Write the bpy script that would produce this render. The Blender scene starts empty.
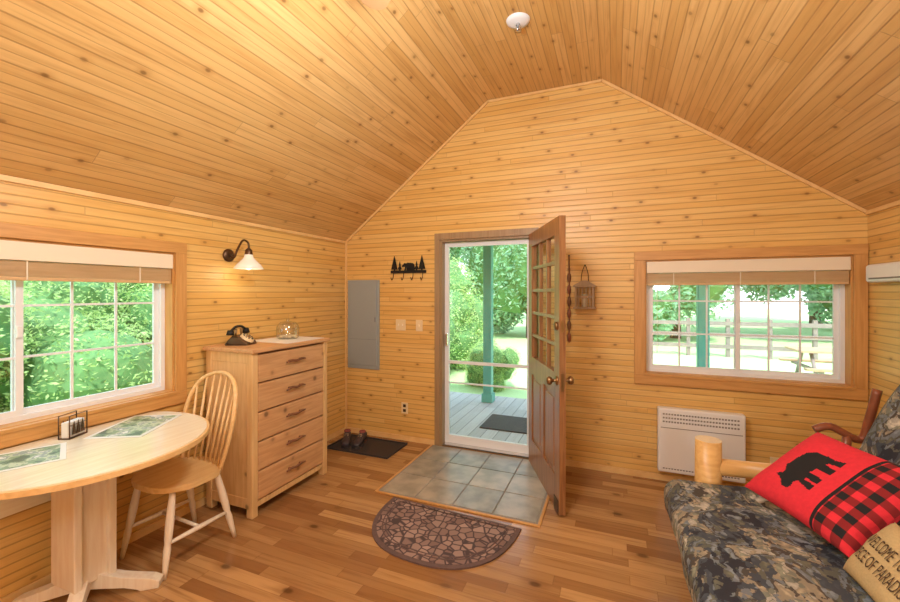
import bpy, bmesh, math, random
from mathutils import Vector, Matrix, noise
random.seed(7)
scene = bpy.context.scene
COL = scene.collection
PI = math.pi

# ------------------------------------------------------------------ materials
def newmat(name):
    m = bpy.data.materials.new(name); m.use_nodes = True
    nt = m.node_tree
    return m, nt, nt.nodes['Principled BSDF'], nt.nodes['Material Output']

def N(nt, t, **kw):
    n = nt.nodes.new(t)
    for k, v in kw.items(): setattr(n, k, v)
    return n

def math_n(nt, op, a, b=None, c=None, clamp=False):
    n = N(nt, 'ShaderNodeMath', operation=op, use_clamp=clamp)
    for i, v in enumerate((a, b, c)):
        if v is None: continue
        if isinstance(v, (int, float)): n.inputs[i].default_value = v
        else: nt.links.new(v, n.inputs[i])
    return n.outputs[0]

def mixc(nt, f, a, b, blend='MIX'):
    n = N(nt, 'ShaderNodeMix', data_type='RGBA', blend_type=blend)
    for idx, v in ((0, f), (6, a), (7, b)):
        if isinstance(v, (int, float)): n.inputs[idx].default_value = v
        elif isinstance(v, (tuple, list)): n.inputs[idx].default_value = (*v[:3], 1)
        else: nt.links.new(v, n.inputs[idx])
    return n.outputs[2]

def maprange(nt, v, a, b, c=0.0, d=1.0, smooth=True):
    n = N(nt, 'ShaderNodeMapRange')
    if smooth: n.interpolation_type = 'SMOOTHSTEP'
    nt.links.new(v, n.inputs[0])
    for i, x in enumerate((a, b, c, d)): n.inputs[i+1].default_value = x
    return n.outputs[0]

def simple(name, col, rough=0.5, metal=0.0, emit=0.0, var=0.0, vscale=8, spec=None):
    m, nt, p, o = newmat(name)
    p.inputs['Base Color'].default_value = (*col, 1)
    p.inputs['Roughness'].default_value = rough
    p.inputs['Metallic'].default_value = metal
    if spec is not None: p.inputs['Specular IOR Level'].default_value = spec
    if var:
        tc = N(nt, 'ShaderNodeTexCoord'); nz = N(nt, 'ShaderNodeTexNoise')
        nz.inputs['Scale'].default_value = vscale; nz.inputs['Detail'].default_value = 4
        nt.links.new(tc.outputs['Object'], nz.inputs['Vector'])
        c = mixc(nt, nz.outputs['Fac'], [x*(1-var) for x in col], [min(1, x*(1+var)) for x in col])
        nt.links.new(c, p.inputs['Base Color'])
    if emit:
        p.inputs['Emission Color'].default_value = (*col, 1)
        p.inputs['Emission Strength'].default_value = emit
    return m

def planks(name, across, along, pitch, light, mid, dark, seglen=2.4, groove=0.1, gdark=0.45,
           knots=True, rough=0.4, bump=0.5, kden=4.0, bead=False, grain=0.35, ksize=1.0):
    m, nt, p, o = newmat(name)
    tc = N(nt, 'ShaderNodeTexCoord'); sp = N(nt, 'ShaderNodeSeparateXYZ')
    nt.links.new(tc.outputs['Object'], sp.inputs[0])
    a = sp.outputs[across]; l = sp.outputs[along]
    A = math_n(nt, 'DIVIDE', a, pitch)
    idx = math_n(nt, 'FLOOR', A); fr = math_n(nt, 'FRACT', A)
    w1 = N(nt, 'ShaderNodeTexWhiteNoise', noise_dimensions='1D'); nt.links.new(idx, w1.inputs['W'])
    L = math_n(nt, 'ADD', math_n(nt, 'DIVIDE', l, seglen), math_n(nt, 'MULTIPLY', w1.outputs['Value'], 7.3))
    seg = math_n(nt, 'FLOOR', L); frL = math_n(nt, 'FRACT', L)
    cb = N(nt, 'ShaderNodeCombineXYZ'); nt.links.new(idx, cb.inputs[0]); nt.links.new(seg, cb.inputs[1])
    w2 = N(nt, 'ShaderNodeTexWhiteNoise', noise_dimensions='2D'); nt.links.new(cb.outputs[0], w2.inputs['Vector'])
    r2 = w2.outputs['Value']
    cg = N(nt, 'ShaderNodeCombineXYZ')
    nt.links.new(math_n(nt, 'MULTIPLY', a, 45.0), cg.inputs[0])
    nt.links.new(math_n(nt, 'MULTIPLY', l, 2.2), cg.inputs[1])
    nt.links.new(math_n(nt, 'MULTIPLY', r2, 37.0), cg.inputs[2])
    gn = N(nt, 'ShaderNodeTexNoise'); gn.inputs['Scale'].default_value = 1.0; gn.inputs['Detail'].default_value = 4
    gn.inputs['Distortion'].default_value = 0.6
    nt.links.new(cg.outputs[0], gn.inputs['Vector'])
    c = mixc(nt, r2, light, mid)
    g = maprange(nt, gn.outputs['Fac'], 0.42, 0.78)
    c = mixc(nt, math_n(nt, 'MULTIPLY', g, grain), c, dark)
    if knots:
        ck = N(nt, 'ShaderNodeCombineXYZ')
        nt.links.new(math_n(nt, 'MULTIPLY', a, kden*1.4), ck.inputs[0])
        nt.links.new(math_n(nt, 'MULTIPLY', l, kden*0.8), ck.inputs[1])
        vo = N(nt, 'ShaderNodeTexVoronoi', voronoi_dimensions='2D'); vo.inputs['Scale'].default_value = 1
        nt.links.new(ck.outputs[0], vo.inputs['Vector'])
        sc = N(nt, 'ShaderNodeSeparateColor'); nt.links.new(vo.outputs['Color'], sc.inputs[0])
        keep = maprange(nt, sc.outputs[0], .15, .6)
        km = math_n(nt, 'MULTIPLY', keep, maprange(nt, vo.outputs['Distance'], 0.07*ksize, 0.025*ksize))
        halo = math_n(nt, 'MULTIPLY', keep, maprange(nt, vo.outputs['Distance'], 0.19*ksize, 0.04*ksize))
        c = mixc(nt, math_n(nt, 'MULTIPLY', halo, 0.4), c, dark)
        c = mixc(nt, math_n(nt, 'MULTIPLY', km, 0.75), c, [x*0.4 for x in dark])
    e = math_n(nt, 'MINIMUM', fr, math_n(nt, 'SUBTRACT', 1.0, fr))
    gm = maprange(nt, e, groove, groove*0.2)
    if bead:
        e2 = math_n(nt, 'ABSOLUTE', math_n(nt, 'SUBTRACT', fr, 0.5))
        gm2 = maprange(nt, e2, groove*0.7, groove*0.1)
        gm = math_n(nt, 'MAXIMUM', gm, math_n(nt, 'MULTIPLY', gm2, 0.7))
    eL = math_n(nt, 'MINIMUM', frL, math_n(nt, 'SUBTRACT', 1.0, frL))
    gl = maprange(nt, eL, 0.0022/seglen*1.5, 0.0)
    gm = math_n(nt, 'MAXIMUM', gm, gl)
    c = mixc(nt, math_n(nt, 'MULTIPLY', gm, gdark), c, [x*0.55 for x in dark])
    nt.links.new(c, p.inputs['Base Color'])
    p.inputs['Roughness'].default_value = rough
    h = math_n(nt, 'SUBTRACT', 1.0, gm)
    b = N(nt, 'ShaderNodeBump'); b.inputs['Distance'].default_value = 0.004; b.inputs['Strength'].default_value = bump
    nt.links.new(h, b.inputs['Height']); nt.links.new(b.outputs[0], p.inputs['Normal'])
    return m

def woodmat(name, light, dark, scale=(40, 40, 3), rough=0.45, knot=0.0, amt=0.6):
    m, nt, p, o = newmat(name)
    tc = N(nt, 'ShaderNodeTexCoord'); mp = N(nt, 'ShaderNodeMapping')
    mp.inputs['Scale'].default_value = scale
    nt.links.new(tc.outputs['Object'], mp.inputs[0])
    nz = N(nt, 'ShaderNodeTexNoise'); nz.inputs['Scale'].default_value = 1; nz.inputs['Detail'].default_value = 3
    nz.inputs['Distortion'].default_value = 0.5
    nt.links.new(mp.outputs[0], nz.inputs['Vector'])
    f = math_n(nt, 'MULTIPLY', maprange(nt, nz.outputs['Fac'], 0.3, 0.75), amt)
    c = mixc(nt, f, light, dark)
    if knot:
        vo = N(nt, 'ShaderNodeTexVoronoi'); vo.inputs['Scale'].default_value = 6.5
        nt.links.new(tc.outputs['Object'], vo.inputs['Vector'])
        k = maprange(nt, vo.outputs['Distance'], 0.17, 0.06)
        h = maprange(nt, vo.outputs['Distance'], 0.3, 0.1)
        c = mixc(nt, math_n(nt, 'MULTIPLY', h, knot*.45), c, dark)
        c = mixc(nt, math_n(nt, 'MULTIPLY', k, knot), c, [x*0.35 for x in dark])
    nt.links.new(c, p.inputs['Base Color']); p.inputs['Roughness'].default_value = rough
    return m

PL, PM, PD = (0.81, 0.53, 0.18), (0.75, 0.44, 0.12), (0.52, 0.245, 0.055)
M_wall_h = planks('pine_wall_back', 2, 0, 0.048, PL, PM, PD, groove=0.13, gdark=0.48, bump=.35, grain=.42, kden=4.3)
M_wall_l = planks('pine_wall_side', 2, 1, 0.048, PL, PM, PD, groove=0.13, gdark=0.48, bump=.35, grain=.42, kden=4.3)
M_ceil = planks('pine_ceiling', 0, 1, 0.078, (0.77, 0.50, 0.20), (0.65, 0.38, 0.125), (0.43, 0.2, 0.05), groove=0.06, gdark=0.5, bead=True, kden=4.2, bump=.35, grain=.5, ksize=.95)
M_floor = planks('laminate_floor', 1, 0, 0.075, (0.56, 0.315, 0.125), (0.28, 0.125, 0.042), (0.2, 0.08, 0.025),
                 seglen=0.7, groove=0.025, gdark=0.4, rough=0.2, bump=0.1, kden=1.6, grain=.55, ksize=.8)
M_deck = planks('deck_boards', 0, 1, 0.14, (0.62, 0.60, 0.6), (0.5, 0.48, 0.48), (0.35, 0.33, 0.32), groove=0.05, gdark=0.9, knots=False, rough=0.7)
M_trim = woodmat('pine_trim_h', (0.66, 0.35, 0.11), (0.48, 0.22, 0.055), (4, 4, 60))
M_trimv = woodmat('pine_trim_v', (0.66, 0.35, 0.11), (0.48, 0.22, 0.055), (60, 60, 4))
M_trimx = woodmat('pine_trim_light', (0.84, 0.56, 0.24), (0.72, 0.42, 0.14), (8, 8, 8))
M_casing = woodmat('door_casing', (0.38, 0.25, 0.13), (0.27, 0.16, 0.075), (50, 50, 3))
M_doorw = woodmat('door_wood', (0.38, 0.18, 0.07), (0.2, 0.08, 0.028), (60, 60, 3), 0.3, amt=.85)
M_dress = woodmat('dresser_pine', (0.76, 0.49, 0.22), (0.58, 0.32, 0.11), (50, 50, 4), .45, .85)
M_dressd = woodmat('dresser_drawer_pine', (0.66, 0.37, 0.17), (0.46, 0.22, 0.08), (60, 4, 60), .45, .85)
M_chairw = woodmat('chair_wood', (0.84, 0.56, 0.25), (0.7, 0.40, 0.14), (40, 5, 40), 0.35)
M_whitew = woodmat('whitewashed_wood', (0.85, 0.74, 0.58), (0.72, 0.54, 0.37), (40, 40, 4), 0.4)
M_tabtop = woodmat('table_top_wood', (0.85, 0.78, 0.6), (0.75, 0.62, 0.41), (40, 3, 40), 0.16)
M_log = woodmat('peeled_log', (0.82, 0.52, 0.2), (0.62, 0.31, 0.09), (4, 40, 40), 0.35)
M_logend = simple('log_end', (0.85, 0.66, 0.4), 0.6, var=.15, vscale=30)
M_redwood = woodmat('red_stained_wood', (0.3, 0.09, 0.04), (0.17, 0.045, 0.02), (20, 20, 20), 0.3)
M_white = simple('white_vinyl', (0.82, 0.85, 0.88), 0.35)
M_heater = simple('white_enamel', (0.84, 0.83, 0.80), 0.4)
M_slot = simple('dark_slots', (0.22, 0.2, 0.18), 0.7)
M_grey = simple('panel_grey', (0.34, 0.39, 0.40), 0.45, 0.2)
M_greyd = simple('panel_grey_dark', (0.25, 0.28, 0.29), 0.45, 0.2)
M_black = simple('black_iron', (0.02, 0.02, 0.02), 0.45, 0.5)
M_rubber = simple('black_rubber', (0.04, 0.03, 0.028), 0.7, var=.3, vscale=60)
M_bronze = simple('bronze', (0.12, 0.07, 0.04), 0.35, 0.8)
M_brass = simple('aged_brass', (0.35, 0.22, 0.1), 0.3, 0.9)
M_chrome = simple('chrome', (0.7, 0.7, 0.7), 0.2, 1)
M_branch = simple('branch_handle', (0.2, 0.08, 0.035), 0.5, var=.4, vscale=40)
M_ivory = simple('ivory_plastic', (0.8, 0.64, 0.38), 0.4)
M_cream = simple('cream_valance', (0.84, 0.74, 0.57), 0.5)
M_slat = woodmat('blind_slat', (0.68, 0.46, 0.24), (0.55, 0.34, 0.15), (4, 4, 60))
M_teal = simple('teal_paint', (0.12, 0.44, 0.38), 0.5, var=.15)
M_porch = simple('porch_timber', (0.5, 0.32, 0.2), 0.7, var=.3)
M_fence = simple('weathered_fence', (0.28, 0.22, 0.2), 0.8, var=.3)
M_cloth = simple('lace_cloth', (0.85, 0.82, 0.74), 0.9, var=.15, vscale=120)
M_shoe = simple('shoe_leather', (0.05, 0.035, 0.04), 0.5, var=.3)
M_shoe2 = simple('shoe_lining', (0.3, 0.08, 0.07), 0.8)
M_red = simple('red_fleece', (0.74, 0.03, 0.05), 0.95, var=.15, vscale=60)
M_blk = simple('black_fleece', (0.012, 0.012, 0.014), 0.9)
M_darkred = simple('plaid_dark_red', (0.25, 0.015, 0.018), 0.95)
M_tan = simple('burlap_tan', (0.55, 0.41, 0.2), 0.95, var=.2, vscale=150)
M_ink = simple('embroidery_dark', (0.07, 0.04, 0.02), 0.8)
M_shade = simple('frosted_glass_shade', (0.95, 0.9, 0.8), 0.25, emit=0.08)
M_bulb = simple('bulb_glow', (1.0, 0.9, 0.7), 0.3, emit=1)
M_napkin = simple('napkins', (0.8, 0.78, 0.72), 0.9)
M_grout = simple('grout', (0.30, 0.28, 0.24), 0.9)
M_bark = simple('bark', (0.12, 0.08, 0.05), 0.9, var=.4)
M_shedw = simple('white_siding', (0.8, 0.82, 0.85), 0.7)
M_roof = simple('shingles', (0.25, 0.2, 0.17), 0.8, var=.3, vscale=20)
M_tanplastic = simple('fan_blade_wood', (0.45, 0.25, 0.11), 0.4, var=.1)
M_fillshade = simple('fill_lamp_shade', (0.9, 0.85, 0.72), 0.9, emit=.3)  # glowing shade of the added fill lamp behind the camera

def glassmat(name='window_glass', tint=(0.97, 0.99, 0.98), fac=.05):
    m, nt, p, o = newmat(name)
    nt.nodes.remove(p)
    t = N(nt, 'ShaderNodeBsdfTransparent'); t.inputs[0].default_value = (*tint, 1)
    g = N(nt, 'ShaderNodeBsdfGlossy'); g.inputs['Roughness'].default_value = 0.04
    mx = N(nt, 'ShaderNodeMixShader'); mx.inputs[0].default_value = fac
    nt.links.new(t.outputs[0], mx.inputs[1]); nt.links.new(g.outputs[0], mx.inputs[2])
    nt.links.new(mx.outputs[0], o.inputs[0]); return m
M_glass = glassmat()
M_jar = glassmat('jar_glass', (0.9, 0.9, 0.86), .25)

def islandmat(name, c1, c2, rough=.6, trans=0.0, nscale=10, wr=.65, wn=.4, contrast=False):
    m, nt, p, o = newmat(name)
    g = N(nt, 'ShaderNodeNewGeometry'); tc = N(nt, 'ShaderNodeTexCoord')
    nz = N(nt, 'ShaderNodeTexNoise'); nz.inputs['Scale'].default_value = nscale; nz.inputs['Detail'].default_value = 5
    nt.links.new(tc.outputs['Object'], nz.inputs['Vector'])
    nf = maprange(nt, nz.outputs['Fac'], .3, .7) if contrast else nz.outputs['Fac']
    f = math_n(nt, 'ADD', math_n(nt, 'MULTIPLY', g.outputs['Random Per Island'], wr), math_n(nt, 'MULTIPLY', nf, wn), clamp=True)
    c = mixc(nt, f, c1, c2)
    nt.links.new(c, p.inputs['Base Color']); p.inputs['Roughness'].default_value = rough
    if trans:
        t = N(nt, 'ShaderNodeBsdfTranslucent'); nt.links.new(c, t.inputs[0])
        mx = N(nt, 'ShaderNodeMixShader'); mx.inputs[0].default_value = trans
        nt.links.new(p.outputs[0], mx.inputs[1]); nt.links.new(t.outputs[0], mx.inputs[2])
        nt.links.new(mx.outputs[0], o.inputs[0])
    return m
M_slate = islandmat('slate_tile', (0.20, 0.20, 0.16), (0.52, 0.45, 0.35), 0.3, nscale=7, wr=.45, wn=.55, contrast=True)
M_leafy = islandmat('leaves_yellow_green', (0.28, 0.5, 0.12), (0.85, 0.98, 0.5), .5, .5)
M_leafg = islandmat('leaves_green', (0.12, 0.34, 0.2), (0.6, 0.86, 0.6), .5, .45)
M_grass = islandmat('lawn_grass', (0.34, 0.54, 0.2), (0.70, 0.86, 0.46), .9, 0, nscale=1.2)
M_core = simple('foliage_core', (0.12, 0.26, 0.09), 0.9, var=.6, vscale=6)  # dark-green backing core inside the leaf clumps, for density

def ramp(nt, fac, stops, interp='CONSTANT'):
    r = N(nt, 'ShaderNodeValToRGB'); r.color_ramp.interpolation = interp
    el = r.color_ramp.elements
    while len(el) < len(stops): el.new(0.5)
    for e, (pz, c) in zip(el, stops): e.position = pz; e.color = (*c, 1)
    nt.links.new(fac, r.inputs[0]); return r.outputs[0]

def futonmat():
    m, nt, p, o = newmat('woodland_print_fabric')
    tc = N(nt, 'ShaderNodeTexCoord')
    wn = N(nt, 'ShaderNodeTexNoise'); wn.inputs['Scale'].default_value = 12; wn.inputs['Detail'].default_value = 5
    nt.links.new(tc.outputs['Object'], wn.inputs['Vector'])
    wv = mixc(nt, .15, tc.outputs['Object'], wn.outputs['Color'])
    mp = N(nt, 'ShaderNodeMapping'); mp.inputs['Scale'].default_value = (1, .5, 1); mp.inputs['Rotation'].default_value = (0, 0, .7)
    nt.links.new(wv, mp.inputs[0])
    vo = N(nt, 'ShaderNodeTexVoronoi'); vo.inputs['Scale'].default_value = 32
    nt.links.new(mp.outputs[0], vo.inputs['Vector'])
    sc = N(nt, 'ShaderNodeSeparateColor'); nt.links.new(vo.outputs['Color'], sc.inputs[0])
    n2 = N(nt, 'ShaderNodeTexNoise'); n2.inputs['Scale'].default_value = 4.2; n2.inputs['Detail'].default_value = 5; n2.inputs['Distortion'].default_value = .6
    nt.links.new(tc.outputs['Object'], n2.inputs['Vector'])
    f = math_n(nt, 'ADD', math_n(nt, 'MULTIPLY', sc.outputs[0], .55), math_n(nt, 'MULTIPLY', maprange(nt, n2.outputs['Fac'], .34, .62), .5), clamp=True)
    c = ramp(nt, f, [(0, (0.02, 0.022, 0.032)), (0.22, (0.07, 0.085, 0.105)), (0.36, (0.17, 0.17, 0.12)), (0.46, (0.26, 0.30, 0.33)),
        (0.55, (0.10, 0.08, 0.055)), (0.62, (0.48, 0.40, 0.27)), (0.74, (0.30, 0.31, 0.23)), (0.82, (0.66, 0.61, 0.5))])
    d = maprange(nt, vo.outputs['Distance'], .05, .55)
    c = mixc(nt, math_n(nt, 'MULTIPLY', d, .45), c, (0.03, 0.03, 0.04))
    nt.links.new(c, p.inputs['Base Color']); p.inputs['Roughness'].default_value = .9
    return m
M_futon = futonmat()

def stonemat():
    m, nt, p, o = newmat('doormat_stones')
    tc = N(nt, 'ShaderNodeTexCoord')
    v = N(nt, 'ShaderNodeTexVoronoi', feature='DISTANCE_TO_EDGE'); v.inputs['Scale'].default_value = 19
    v2 = N(nt, 'ShaderNodeTexVoronoi'); v2.inputs['Scale'].default_value = 19
    for x in (v, v2): nt.links.new(tc.outputs['Object'], x.inputs['Vector'])
    s = N(nt, 'ShaderNodeSeparateColor'); nt.links.new(v2.outputs['Color'], s.inputs[0])
    c = mixc(nt, s.outputs[0], (0.2, 0.12, 0.10), (0.40, 0.27, 0.22))
    e = maprange(nt, v.outputs['Distance'], 0.12, 0.04)
    c = mixc(nt, e, c, (0.07, 0.045, 0.045))
    nt.links.new(c, p.inputs['Base Color']); p.inputs['Roughness'].default_value = .85
    return m
M_stone = stonemat()
M_matedge = simple('doormat_border', (0.13, 0.08, 0.07), .85, var=.3, vscale=50)

def placematmat():
    m, nt, p, o = newmat('placemat_print')
    tc = N(nt, 'ShaderNodeTexCoord')
    n1 = N(nt, 'ShaderNodeTexNoise'); n1.inputs['Scale'].default_value = 14; n1.inputs['Detail'].default_value = 5
    nt.links.new(tc.outputs['Object'], n1.inputs['Vector'])
    c = ramp(nt, n1.outputs['Fac'], [(0, (0.06, 0.14, 0.07)), (.42, (0.2, 0.34, 0.17)), (.5, (0.5, 0.6, 0.4)), (.56, (0.25, 0.35, 0.3)), (.63, (0.75, 0.77, 0.68))])
    nt.links.new(c, p.inputs['Base Color']); p.inputs['Roughness'].default_value = .3
    return m
M_place = placematmat()
M_placeb = simple('placemat_border', (0.78, 0.80, 0.72), .4)

# ------------------------------------------------------------------ builder
class B:
    def __init__(s): s.v = []; s.f = []; s.fm = []; s.fs = []; s.mats = []
    def mi(s, m):
        if m not in s.mats: s.mats.append(m)
        return s.mats.index(m)
    def merge(s, bm, mat, smooth=False, M=None):
        bmesh.ops.recalc_face_normals(bm, faces=bm.faces)
        base = len(s.v); k = s.mi(mat)
        bm.verts.ensure_lookup_table(); bm.verts.index_update()
        for v in bm.verts: s.v.append(tuple(M @ v.co) if M else tuple(v.co))
        for f in bm.faces:
            s.f.append([base+v.index for v in f.verts]); s.fm.append(k)
            s.fs.append(smooth if smooth is not None else f.smooth)
        bm.free()
    def box(s, lo, hi, mat, bev=0.0, M=None, seg=2):
        bm = bmesh.new(); bmesh.ops.create_cube(bm, size=1)
        for v in bm.verts:
            v.co = Vector([lo[i]+(v.co[i]+.5)*(hi[i]-lo[i]) for i in range(3)])
        if bev: bmesh.ops.bevel(bm, geom=bm.edges[:], offset=bev, segments=seg, profile=.5, affect='EDGES')
        s.merge(bm, mat, False, M)
    def ring(s, x0, x1, z0, z1, w, y0, y1, mat, bev=0, M=None):
        s.box((x0, y0, z0), (x0+w, y1, z1), mat, bev, M); s.box((x1-w, y0, z0), (x1, y1, z1), mat, bev, M)
        s.box((x0+w, y0, z0), (x1-w, y1, z0+w), mat, 0, M); s.box((x0+w, y0, z1-w), (x1-w, y1, z1), mat, 0, M)
    def tube(s, pts, r, mat, seg=12, M=None, closed=False, endmat=None):
        pts = [Vector(p) for p in pts]; n = len(pts)
        rs = r if isinstance(r, (list, tuple)) else [r]*n
        base = len(s.v); k = s.mi(mat); up = None
        for i, p in enumerate(pts):
            if closed: t = (pts[(i+1) % n]-pts[i-1]).normalized()
            else: t = (pts[min(i+1, n-1)]-pts[max(i-1, 0)]).normalized()
            if up is None:
                up = Vector((0, 0, 1)) if abs(t.z) < .9 else Vector((1, 0, 0))
            a = t.cross(up).normalized(); b = a.cross(t).normalized(); up = b
            for j in range(seg):
                an = 2*PI*j/seg
                q = p+(a*math.cos(an)+b*math.sin(an))*rs[i]
                s.v.append(tuple(M @ q) if M else tuple(q))
        rng = n if closed else n-1
        for i in range(rng):
            i2 = (i+1) % n
            for j in range(seg):
                j2 = (j+1) % seg
                s.f.append([base+i*seg+j, base+i*seg+j2, base+i2*seg+j2, base+i2*seg+j]); s.fm.append(k); s.fs.append(True)
        if not closed:
            ke = s.mi(endmat) if endmat else k
            s.f.append([base+j for j in range(seg)][::-1]); s.fm.append(ke); s.fs.append(False)
            s.f.append([base+(n-1)*seg+j for j in range(seg)]); s.fm.append(ke); s.fs.append(False)
    def cyl(s, p0, p1, r0, r1, mat, seg=16, M=None, endmat=None): s.tube([p0, p1], [r0, r1], mat, seg, M, False, endmat)
    def lathe(s, prof, c, mat, seg=28, M=None, R=None):
        base = len(s.v); k = s.mi(mat); c = Vector(c)
        for (r, z) in prof:
            for j in range(seg):
                an = 2*PI*j/seg; q = Vector((r*math.cos(an), r*math.sin(an), z))
                if R: q = R @ q
                q += c; s.v.append(tuple(M @ q) if M else tuple(q))
        for i in range(len(prof)-1):
            for j in range(seg):
                j2 = (j+1) % seg
                s.f.append([base+i*seg+j, base+i*seg+j2, base+(i+1)*seg+j2, base+(i+1)*seg+j]); s.fm.append(k); s.fs.append(True)
    def prism(s, poly, lo, hi, mat, axes='xz', bev=0.0, M=None):
        bm = bmesh.new()
        def mk(a, b, c):
            return {'xz': (a, c, b), 'xy': (a, b, c), 'yz': (c, a, b)}[axes]
        vs = [bm.verts.new(mk(a, b, lo)) for a, b in poly]
        vt = [bm.verts.new(mk(a, b, hi)) for a, b in poly]
        n = len(poly); f1 = bm.faces.new(vs); f2 = bm.faces.new(vt[::-1])
        for i in range(n): bm.faces.new((vs[i], vt[i], vt[(i+1) % n], vs[(i+1) % n]))
        if bev: bmesh.ops.bevel(bm, geom=[e for e in bm.edges if e in f1.edges[:] or e in f2.edges[:]], offset=bev, segments=2, profile=.5, affect='EDGES')
        caps = [f for f in bm.faces if len(f.verts) > 4]
        if caps: bmesh.ops.triangulate(bm, faces=caps)
        s.merge(bm, mat, False, M)
    def raw(s, vs, fs, mat, smooth=True):
        base = len(s.v); k = s.mi(mat); s.v += [tuple(v) for v in vs]
        for f in fs: s.f.append([base+i for i in f]); s.fm.append(k); s.fs.append(smooth)
    def rbox(s, c, size, r, mat, n=14, puff=0.0, nz=0.0, R=None, nsc=4.0):
        bm = bmesh.new(); bmesh.ops.create_cube(bm, size=2)
        bmesh.ops.subdivide_edges(bm, edges=bm.edges[:], cuts=n, use_grid_fill=True)
        hx = Vector(size)/2; c = Vector(c)
        for v in bm.verts:
            q = Vector([v.co[i]*hx[i] for i in range(3)])
            inn = Vector([max(-hx[i]+r, min(hx[i]-r, q[i])) for i in range(3)])
            d = q-inn
            if d.length > 1e-6:
                d = d.normalized()*r
            pz = inn+d
            pz.z *= 1+puff*(1-abs(v.co.x)**2)*(1-abs(v.co.y)**2)
            if R: pz = R @ pz
            pz += c
            if nz:
                k = noise.noise_vector(pz*nsc)*nz; pz += k
            v.co = pz
        s.merge(bm, mat, True)
    def finish(s, name, M=None):
        me = bpy.data.meshes.new(name); me.from_pydata(s.v, [], s.f); me.update()
        for m in s.mats: me.materials.append(m)
        me.polygons.foreach_set('material_index', s.fm); me.polygons.foreach_set('use_smooth', s.fs)
        ob = bpy.data.objects.new(name, me); COL.objects.link(ob)
        if M: ob.matrix_world = M
        return ob

def smoothpts(pts, k=5):
    P = [Vector(p) for p in pts]; out = []
    for i in range(len(P)-1):
        p0 = P[max(i-1, 0)]; p1 = P[i]; p2 = P[i+1]; p3 = P[min(i+2, len(P)-1)]
        for j in range(k):
            t = j/k
            out.append(.5*((2*p1)+(-p0+p2)*t+(2*p0-5*p1+4*p2-p3)*t*t+(-p0+3*p1-3*p2+p3)*t**3))
    out.append(P[-1]); return out

# ------------------------------------------------------------------ room
W, Y1, Y0, EV, RG = 4.40, 3.735, -2.5, 2.106, 3.37
XA, XB = 1.63, 2.66
YO = Y1+.13
WZ0, WZ1 = .86, 1.80
b = B()
def bw(x0, x1, z0, z1): b.box((x0, Y1, z0), (x1, YO, z1), M_wall_h)
bw(-.13, 1.14, -.1, EV); bw(1.14, 2.06, 2.06, EV); bw(1.14, 2.06, -.1, -.002); bw(2.06, 2.99, -.1, EV)
bw(2.99, 4.32, -.1, WZ0); bw(2.99, 4.32, WZ1, EV); bw(4.32, W+.13, -.1, EV)
b.prism([(0, EV), (W, EV), (XB, RG), (XA, RG)], Y1, YO, M_wall_h)
b.finish('wall_back')
b = B()
for (ya, yb, za, zb) in ((Y0, .36, -.1, EV), (.36, 1.84, -.1, WZ0), (.36, 1.84, WZ1, EV), (1.84, Y1, -.1, EV)):
    b.box((-.13, ya, za), (0, yb, zb), M_wall_l)
b.finish('wall_left')
b = B(); b.box((W, Y0, -.1), (W+.13, Y1, EV), M_wall_l); b.finish('wall_right')
b = B(); b.box((-.13, Y0-.13, -.1), (W+.13, Y0, EV), M_wall_h)
b.prism([(0, EV), (W, EV), (XB, RG), (XA, RG)], Y0-.13, Y0, M_wall_h); b.finish('wall_rear')
b = B(); b.box((-.13, Y0-.13, -.1), (W+.13, Y1, 0), M_floor); b.finish('floor')
b = B()
th = .1
b.prism([(-.13, EV-.1), (0, EV), (XA, RG), (XA, RG+th), (-.13, EV+th-.1)], Y0-.13, YO, M_ceil)
b.prism([(XA, RG), (XB, RG), (XB, RG+th), (XA, RG+th)], Y0-.13, YO, M_ceil)
b.prism([(XB, RG), (W, EV), (W+.13, EV-.1), (W+.13, EV+th-.1), (XB, RG+th)], Y0-.13, YO, M_ceil)
b.finish('ceiling')

def strip(name, p, q, w=.022, mat=M_trimx):
    (x0, z0), (x1, z1) = p, q
    d = Vector((x1-x0, z1-z0)).normalized(); n = Vector((d.y, -d.x))*w
    bb = B(); bb.prism([(x0, z0), (x1, z1), (x1+n.x, z1+n.y), (x0+n.x, z0+n.y)], Y1-.015, Y1-.0005, mat)
    bb.finish(name)
strip('trim_1', (0.004, EV), (XA, RG-.002)); strip('trim_2', (XA, RG-.002), (XB, RG-.002)); strip('trim_3', (XB, RG-.002), (W-.004, EV))
b = B(); b.box((0.0005, Y0, EV-.03), (.014, Y1-.001, EV-.002), M_trimx); b.finish('trim_4')
b = B(); b.box((W-.014, Y0, EV-.03), (W-.0005, Y1-.001, EV-.002), M_trimx); b.finish('trim_5')
b = B(); b.box((0.0005, Y1-.016, 0), (.016, Y1-.0005, EV-.03), M_trimx); b.finish('trim_6')
b = B(); b.box((.02, Y1-.014, .0), (1.08, Y1-.001, .05), M_trimx); b.box((2.12, Y1-.014, .0), (W-.02, Y1-.001, .05), M_trimx); b.finish('baseboard_back')
b = B(); b.box((0.001, Y0, .0), (.014, Y1-.02, .05), M_trimx); b.finish('baseboard_left')
b = B(); b.box((W-.014, Y0, .0), (W-.001, Y1-.02, .05), M_trimx); b.finish('baseboard_right')

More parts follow.
